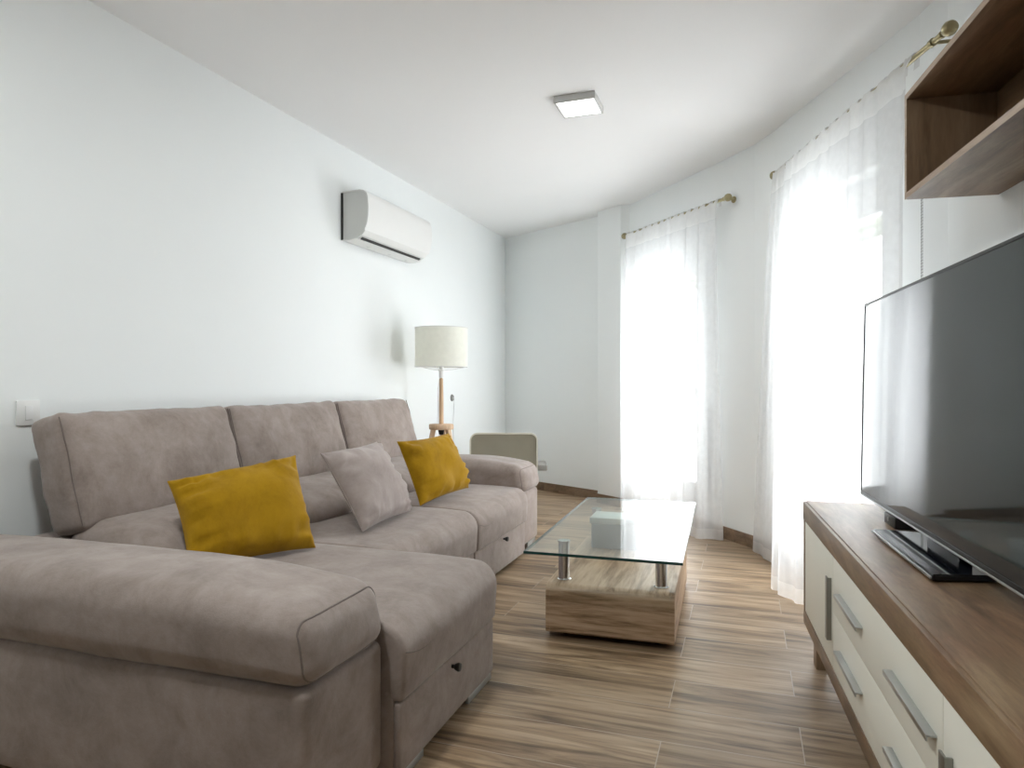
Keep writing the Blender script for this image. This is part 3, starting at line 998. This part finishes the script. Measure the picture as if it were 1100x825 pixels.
# ------------------------------------------------------------------ floor lamp
lp = thing('floor_lamp', 'tripod floor lamp with pale wood legs and off-white drum shade behind the sofa', 'lamp', (-2.104, 4.565, 0.0), 0.2)
zs0, zs1, rs = 1.183, 1.472, 0.192
sh_ = bmesh.new()
add_lathe(sh_, [(rs, zs0), (rs, zs1), (rs - 0.002, zs1), (rs - 0.002, zs0)], (0, 0, 0), seg=56, closed=True)
shd = obj('lamp_shade', sh_, M['shade'], lp, False, 60)
for z in (zs0 + 0.002, zs1 - 0.002):
    obj('wire_ring', tube([(rs * math.cos(a), rs * math.sin(a), z) for a in [2 * PI * k / 56 for k in range(57)]], 0.003, 6, caps=False), M['white'], shd, False)
for k in range(3):
    a = 2 * PI * k / 3 + 0.5
    obj('wire_arm', tube([(0.016 * math.cos(a), 0.016 * math.sin(a), zs0 - 0.022), (0.09 * math.cos(a), 0.09 * math.sin(a), zs0 - 0.016), (rs * math.cos(a), rs * math.sin(a), zs0 + 0.002)], 0.0025, 6), M['white'], shd, False)
obj('socket', lathe([(0.0, 1.105), (0.013, 1.105), (0.017, 1.115), (0.017, 1.155), (0.022, 1.160), (0.022, 1.168), (0.015, 1.17), (0.015, 1.22), (0.0, 1.22)], (0, 0, 0), seg=24), M['white'], lp, False)
obj('bulb', lathe([(0.0, 1.215), (0.014, 1.22), (0.016, 1.24), (0.028, 1.275), (0.030, 1.295), (0.022, 1.318), (0.0, 1.326)], (0, 0, 0), seg=24), M['white'], lp, False)
obj('pole', lathe([(0.0, 0.765), (0.017, 0.765), (0.0165, 0.95), (0.013, 1.10), (0.0, 1.106)], (0, 0, 0), seg=24), M['pine'], lp, False)
obj('disc', lathe([(0.0, 0.728), (0.086, 0.728), (0.090, 0.734), (0.090, 0.760), (0.086, 0.766), (0.0, 0.766)], (0, 0, 0), seg=40), M['pine'], lp, False)
obj('hub', lathe([(0.0, 0.690), (0.016, 0.690), (0.022, 0.712), (0.024, 0.728), (0.0, 0.728)], (0, 0, 0), seg=20), M['dark'], lp, False)
obj('lower_rod', lathe([(0.0, 0.60), (0.011, 0.60), (0.011, 0.692), (0.0, 0.692)], (0, 0, 0), seg=16), M['pine'], lp, False)
for k in range(3):
    a = 2 * PI * k / 3 + math.radians(95)
    ca, sa = math.cos(a), math.sin(a)
    r0, r1 = 0.062, 0.225
    lb = bmesh.new()
    d = Vector((ca, sa, 0)); s_ = Vector((-sa, ca, 0))
    top, bot = d * r0 + Vector((0, 0, 0.730)), d * r1
    vs = []
    for c_, hw, ht in ((bot, 0.012, 0.011), (top, 0.020, 0.014)):
        for x, y in ((-1, -1), (1, -1), (1, 1), (-1, 1)):
            vs.append(lb.verts.new(c_ + s_ * hw * x + d * ht * y))
    for f in ((3, 2, 1, 0), (4, 5, 6, 7), (0, 1, 5, 4), (1, 2, 6, 5), (2, 3, 7, 6), (3, 0, 4, 7)):
        lb.faces.new([vs[q] for q in f])
    bmesh.ops.bevel(lb, geom=list(lb.edges), offset=0.003, segments=2, affect='EDGES')
    obj('leg', lb, M['pine'], lp, False)
obj('power_cord', tube([(-0.012, 0.0, 1.11), (-0.026, 0.005, 1.02), (-0.024, 0.004, 0.90), (-0.028, 0.0, 0.76), (-0.04, 0.095, 0.73), (-0.05, 0.10, 0.4), (-0.07, 0.12, 0.02), (-0.2, 0.25, 0.006)], 0.0026, 6), M['white'], lp, False)

# ------------------------------------------------------------------ low armchair beyond the sofa
CH_ROT = math.radians(18.83)
ch = thing('armchair', 'low armchair with taupe back and cream rim standing beyond the far sofa arm', 'chair', (-1.805, 5.09, 0.0), CH_ROT)
bwid, bz0, bz1, rc = 0.270, 0.30, 0.672, 0.062
def rrect(hw, z0, z1, r, k=10):
    pts = []
    for cx, cz, a0 in ((hw - r, z1 - r, 0), (-hw + r, z1 - r, 90), (-hw + r, z0 + r, 180), (hw - r, z0 + r, 270)):
        for i in range(k + 1):
            a = math.radians(a0 + 90 * i / k)
            pts.append((cx + r * math.cos(a), cz + r * math.sin(a)))
    return pts
rim = bmesh.new()
O_, I_ = rrect(bwid, bz0, bz1, rc), rrect(bwid - 0.011, bz0 + 0.011, bz1 - 0.011, rc - 0.011)
nn = len(O_)
lay = []
for pts, y in ((O_, 0.0), (O_, 0.045), (I_, 0.045), (I_, 0.0)):
    lay.append([rim.verts.new((x, y, z)) for x, z in pts])
for q in range(4):
    a_, b2 = lay[q], lay[(q + 1) % 4]
    for i in range(nn):
        rim.faces.new((a_[i], a_[(i + 1) % nn], b2[(i + 1) % nn], b2[i]))
bs = obj('backrest', extrude_profile(rrect(bwid - 0.0105, bz0 + 0.0105, bz1 - 0.0105, rc - 0.0105), 0.012, 0.036), M['taupe_panel'], ch, False)
obj('back_rim', rim, M['cream_shell'], ch, False)
obj('seat', softbox((0.50, 0.48, 0.06), 0.025, fn=at((-0.25, 0.04, 0.30)), m=(10, 10, 3), bulge=(0, 0, 0.01)), M['taupe_panel'], ch, False)
for sx in (-1, 1):
    a, b = sorted((sx * 0.236, sx * 0.350))
    obj('armrest', box((a, 0.05, 0.366), (b, 0.34, 0.414), 0.012, 3), M['grey_arm'], ch, False)
    a, b = sorted((sx * 0.236, sx * 0.260))
    obj('arm_support', box((a, 0.27, 0.0), (b, 0.30, 0.368), 0.004), M['grey_arm'], ch, False)
    obj('leg', tube([(sx * 0.23, 0.02, 0.31), (sx * 0.25, -0.01, 0.0)], 0.016, 12, r_end=0.011), M['cream_shell'], ch, False)
    obj('leg', tube([(sx * 0.22, 0.46, 0.31), (sx * 0.24, 0.49, 0.0)], 0.016, 12, r_end=0.011), M['cream_shell'], ch, False)

# ------------------------------------------------------------------ ceiling light
cl = thing('ceiling_light', 'square silver-framed ceiling light panel, lit white', 'ceiling light', (-0.855, 3.640, H), 0.0)
fr = bmesh.new()
hw, th = 0.113, 0.038
for lo, hi in (((-hw, -hw, -th), (hw, -hw + 0.012, -0.001)), ((-hw, hw - 0.012, -th), (hw, hw, -0.001)), ((-hw, -hw + 0.012, -th), (-hw + 0.012, hw - 0.012, -0.001)), ((hw - 0.012, -hw + 0.012, -th), (hw, hw - 0.012, -0.001))):
    add_box(fr, lo, hi, 0.0015)
obj('frame', fr, M['silver'], cl, False)
obj('diffuser', box((-hw + 0.012, -hw + 0.012, -th + 0.003), (hw - 0.012, hw - 0.012, -0.006)), M['diffuser'], cl, False)

# ------------------------------------------------------------------ curtain rods
ROD_Z = 2.30
def curtain_rod(label, a, b, wall_dirs, brackets, r=0.0105, fin=0.026):
    a, b = Vector((*a, ROD_Z)), Vector((*b, ROD_Z))
    mid = (a + b) / 2
    t = thing('curtain_rod', label, 'curtain rod', mid, 0, 'brass curtain rods')
    d = (b - a).normalized()
    obj('rod', tube([a + d * 0.03, b - d * 0.03], r, 16), M['brass'], t)
    for p, s in ((a, -1), (b, 1)):
        ax = d * s
        obj('finial', lathe([(0.0, -0.045), (0.0135, -0.045), (0.0135, -0.036), (r, -0.034), (r, -0.026), (0.017, -0.022), (0.024, -0.010), (fin, 0.004), (0.021, 0.018), (0.010, 0.025), (0.0, 0.026)], p, ax, 24), M['brass'], t)
    for p, wp in brackets:
        p, wp = Vector((*p, ROD_Z)), Vector((*wp, ROD_Z))
        bk = bmesh.new()
        n_ = (wp - p).normalized()
        add_lathe(bk, [(0.0, 0.0), (0.022, 0.0), (0.022, -0.006), (0.010, -0.009), (0.0065, -0.014), (0.0065, -(wp - p).length), (0.0, -(wp - p).length)], wp - n_ * 0.005, n_, 20)
        add_lathe(bk, [(0.0105, -0.008), (0.0150, -0.008), (0.0150, 0.008), (0.0105, 0.008)], p, d, 20, closed=True)
        obj('bracket', bk, M['brass'], t)
    return t
def wall_hit(p, a, b):
    """foot of the perpendicular from p on the wall line a-b"""
    p, a, b = Vector(p), Vector(a), Vector(b)
    e = (b - a).normalized()
    return tuple(a + e * (p - a).dot(e))
R1a, R1b = (-0.953, 5.719), (-0.105, 4.758)
R2a, R2b = (0.166, 4.340), (0.676, 2.745)
def lerp2(a, b, t):
    return (a[0] + (b[0] - a[0]) * t, a[1] + (b[1] - a[1]) * t)
curtain_rod('antique brass curtain rod at the balcony door behind the coffee table', R1a, R1b, None,
            [(lerp2(R1a, R1b, q), wall_hit(lerp2(R1a, R1b, q), *((W1a, W1b) if q < .5 else (W1b, W1c)))) for q in (0.022, 0.978)])
curtain_rod('antique brass curtain rod at the balcony door beside the shelf', R2a, R2b, None,
            [(lerp2(R2a, R2b, 0.012), wall_hit(lerp2(R2a, R2b, 0.012), Q2, W2a)), (lerp2(R2a, R2b, 0.94), wall_hit(lerp2(R2a, R2b, 0.94), Q4, T1))])

# ------------------------------------------------------------------ sheer curtains
def polyline(pts):
    pts = [Vector((*p, 0)) for p in pts]
    ls = [0]
    for i in range(1, len(pts)):
        ls.append(ls[-1] + (pts[i] - pts[i - 1]).length)
    def f(s):
        x = s * ls[-1]
        for i in range(1, len(pts)):
            if x <= ls[i] or i == len(pts) - 1:
                q = (x - ls[i - 1]) / (ls[i] - ls[i - 1])
                return pts[i - 1].lerp(pts[i], q)
    return f
def curtain(label, top, bot, folds, amp, seed, rod, ntab, push=0.022, ns=170, nt=46, hem=0.07, zbot=0.004):
    """tab-top voile: the cloth hangs just in front of the rod from loops that run over it"""
    ztop = ROD_Z - 0.004
    ft, fb = polyline(top), polyline(bot)
    base = (ft(0.5) + fb(0.5)) / 2
    t = thing('sheer_curtain', label, 'curtain', (base.x, base.y, 0), 0, 'white sheer curtains')
    rnd = random.Random(seed)
    ph = [rnd.uniform(0, 2 * PI) for _ in range(6)]
    def frame(s, q):
        tan = (ft(min(1, s + .02)) - ft(max(0, s - .02))).normalized().lerp((fb(min(1, s + .02)) - fb(max(0, s - .02))).normalized(), q)
        return tan, Vector((tan.y, -tan.x, 0)).normalized()
    room = -1 if frame(.5, 0)[1].x > 0 else 1
    def pos(s, q):
        p = ft(s).lerp(fb(s), q ** 0.85)
        tan, nrm = frame(s, q)
        nrm = nrm * room
        warp = s + 0.018 * math.sin(2 * PI * s * 3 + ph[3]) + 0.016 * q * math.sin(2 * PI * s * 2 + ph[4] + q * 2)
        a = math.sin(2 * PI * folds * warp + ph[0]) + 0.35 * math.sin(2 * PI * folds * 1.73 * warp + ph[1] + q * 1.3) + 0.35 * math.sin(2 * PI * folds * .47 * warp + ph[2])
        k = 0.55 + 0.45 * min(1, q * 5) + 0.25 * q
        z = ztop * (1 - q) + zbot * q
        z -= 0.010 * (0.5 - 0.5 * math.cos(2 * PI * ntab * s)) * max(0, 1 - q * 14)
        return p + nrm * (push + (a * 0.6 + 1.0) * amp * k) + tan * 0.4 * amp * math.sin(2 * PI * folds * 1.1 * warp + ph[5]) + Vector((0, 0, z))
    def sheet(q0, q1, n_t, s0=0.0, s1=1.0, m_=None):
        m_ = m_ or ns
        bm = bmesh.new()
        g_ = [[bm.verts.new(pos(s0 + (s1 - s0) * i / m_, q0 + (q1 - q0) * j / n_t)) for j in range(n_t + 1)] for i in range(m_ + 1)]
        for i in range(m_):
            for j in range(n_t):
                bm.faces.new((g_[i][j], g_[i + 1][j], g_[i + 1][j + 1], g_[i][j + 1]))
        return bm
    qh = 1 - hem / ztop
    qt = 0.05
    obj('panel', sheet(qt, qh, nt), M['sheer'], t, True, 180)
    obj('heading', sheet(0, qt, 4), M['sheer_hem'], t, True, 180)
    obj('hem', sheet(qh, 1.0, 4), M['sheer_hem'], t, True, 180)
    ra, rb = Vector((*rod[0], 0)), Vector((*rod[1], 0))
    rd = (rb - ra).normalized()
    for k in range(ntab + 1):
        s = min(0.985, max(0.015, k / ntab))
        lb = bmesh.new()
        rows = []
        for dd in (-0.021, 0.021):
            e = pos(min(1, max(0, s + dd / max(0.1, (ft(1) - ft(0)).length))), 0.012)
            c = ra + rd * (e - ra).dot(rd)
            n_ = Vector((e.x - c.x, e.y - c.y, 0)); n_.normalize()
            pr = [e]
            for i in range(9):
                an = -0.35 + (PI + 0.7) * i / 8
                pr.append(Vector((c.x, c.y, ROD_Z)) + n_ * 0.0165 * math.cos(an) + Vector((0, 0, 0.0165 * math.sin(an))))
            pr.append(pr[-1] + n_ * 0.002 + Vector((0, 0, -0.03)))
            rows.append([lb.verts.new(p) for p in pr])
        for i in range(len(rows[0]) - 1):
            lb.faces.new((rows[0][i], rows[1][i], rows[1][i + 1], rows[0][i + 1]))
        obj('tab', lb, M['sheer_hem'], t, True, 180)
    return t
R1, R2 = (R1a, R1b), (R2a, R2b)
curtain('sheer white curtain hanging over the glass of the balcony door by the far wall',
        [lerp2(R1a, R1b, 0.045), lerp2(R1a, R1b, 0.50)],
        [(-0.945, 5.690), (-0.52, 5.20)], 5, 0.012, 5, R1, 7)
curtain('sheer white curtain at the balcony door behind the table, its hem over bare wall',
        [lerp2(R1a, R1b, 0.505), lerp2(R1a, R1b, 0.94)],
        [(-0.50, 5.13), (-0.285, 4.86), (-0.135, 4.865)], 4, 0.012, 9, R1, 7)
curtain('narrow sheer white curtain edge hanging at the finial end behind the brighter curtain',
        [lerp2(R2a, R2b, 0.035), lerp2(R2a, R2b, 0.145)],
        [(0.083, 4.590), (0.150, 4.390), (0.215, 4.230)], 2, 0.008, 3, R2, 3)
curtain('bright white sheer curtain hanging to the floor beside the end of the media cabinet',
        [lerp2(R2a, R2b, 0.155), lerp2(R2a, R2b, 0.50), lerp2(R2a, R2b, 0.88)],
        [(0.165, 3.790), (0.225, 3.645), (0.33, 3.50), (0.49, 3.25), (0.615, 2.99)], 8, 0.014, 13, R2, 11)

# ------------------------------------------------------------------ shutter strap and blind chain
sp0 = wall_hit((-0.245, 5.02), W1b, W1c)
dW = Vector((W1c[0] - W1b[0], W1c[1] - W1b[1]))
stp = thing('shutter_strap', 'grey roller shutter strap running down the wall beside the balcony door', 'strap', (sp0[0], sp0[1], 0.18), math.atan2(dW.y, dW.x))
obj('strap', box((-0.006, -0.010, 0.70), (0.006, -0.008, 1.75)), M['white'], stp, False)
o = obj('lower_strap', box((-0.010, -0.014, 0.05), (0.010, -0.006, 0.71), 0.002), M['beige'], stp, False)
o['label'] = 'dark grey lower strap'
obj('winder', box((-0.014, -0.022, -0.02), (0.014, -0.0005, 0.08), 0.004), M['white'], stp, False)
obj('guide', box((-0.012, -0.020, 1.73), (0.012, -0.0005, 1.77), 0.004), M['white'], stp, False)
bc = thing('blind_chain', 'thin bead chain hanging beside the curtain above the television', 'chain', (0.681, 3.150, 0.75), 0.0)
cb = bmesh.new()
nb = 100
for side in (0, 1):
    for k in range(nb):
        z = 0.06 + 1.22 * k / (nb - 1)
        bmesh.ops.create_icosphere(cb, subdivisions=1, radius=0.0026, matrix=Matrix.Translation((0.0, side * 0.02, z)))
    add_tube(cb, [(0, side * 0.02, 0.06), (0, side * 0.02, 1.29)], 0.0009, 5)
obj('beads', cb, M['beige'], bc, False)
obj('bracket', box((-0.004, -0.012, 1.28), (0.020, 0.032, 1.30), 0.002), M['white'], bc, False)
obj('weight', lathe([(0.0, 0.0), (0.006, 0.004), (0.008, 0.03), (0.004, 0.06), (0.0, 0.062)], (0, 0.01, 0), seg=12), M['white'], bc, False)

# ------------------------------------------------------------------ daylight
w = bpy.data.worlds.new('overcast_sky')
SC.world = w
w.use_nodes = True
bg = w.node_tree.nodes['Background']
bg.inputs['Color'].default_value = (0.97, 0.985, 1.0, 1)
bg.inputs['Strength'].default_value = 13.5
def portal(name, a, b):
    a, b = Vector(a), Vector(b)
    d = b - a
    L_ = bpy.data.lights.new(name, 'AREA')
    L_.shape = 'RECTANGLE'
    L_.size, L_.size_y = d.length, WTOP
    L_.cycles.is_portal = True
    o = bpy.data.objects.new(name, L_)
    COL.objects.link(o)
    n_ = Vector((d.y, -d.x)).normalized()      # into the room
    c = (a + b) / 2 - n_ * (OUT + 0.02)
    o.location = (c.x, c.y, WTOP / 2)
    o.rotation_euler = Vector((n_.x, n_.y, 0)).to_track_quat('-Z', 'Z').to_euler()
portal('daylight_portal_one', W1a, W1b)
portal('daylight_portal_two', W2a, W2b)
# area lights at the ceiling: added fill behind the viewer, then the lit panel
def ceiling_area_light(name, x, y, power, size, col=(0.95, 1.0, 0.995)):
    L_ = bpy.data.lights.new(name, 'AREA')
    L_.shape = 'SQUARE'; L_.size = size; L_.energy = power; L_.color = col
    o = bpy.data.objects.new(name, L_)
    COL.objects.link(o)
    o.location = (x, y, H - 0.045)
ceiling_area_light('added_fill_behind', -1.05, 0.85, 31, 0.22)  # unseen fill added to brighten the near wall and sofa, no lamp body
ceiling_area_light('ceiling_panel_light', -0.855, 3.640, 8, 0.19)

# ------------------------------------------------------------------ camera and view
cam = bpy.data.cameras.new('camera')
cam.sensor_width = 36.0
cam.lens = 733.0 / 1100.0 * 36.0
cam.clip_start = 0.05
co = bpy.data.objects.new('camera', cam)
COL.objects.link(co)
co.location = (0, 0, 1.06)
co.rotation_euler = (PI / 2, 0, math.radians(18.83))
SC.camera = co
vs_ = SC.view_settings
vs_.view_transform = 'Standard'
vs_.look = 'None'
vs_.exposure = -0.08
vs_.gamma = 1.0
vs_.use_curve_mapping = False
SC.cycles.use_denoising = True
SC.cycles.max_bounces = 14
SC.cycles.diffuse_bounces = 8
SC.cycles.transparent_max_bounces = 24
SC.cycles.caustics_reflective = False
SC.cycles.caustics_refractive = False
SC.cycles.sample_clamp_indirect = 8.0
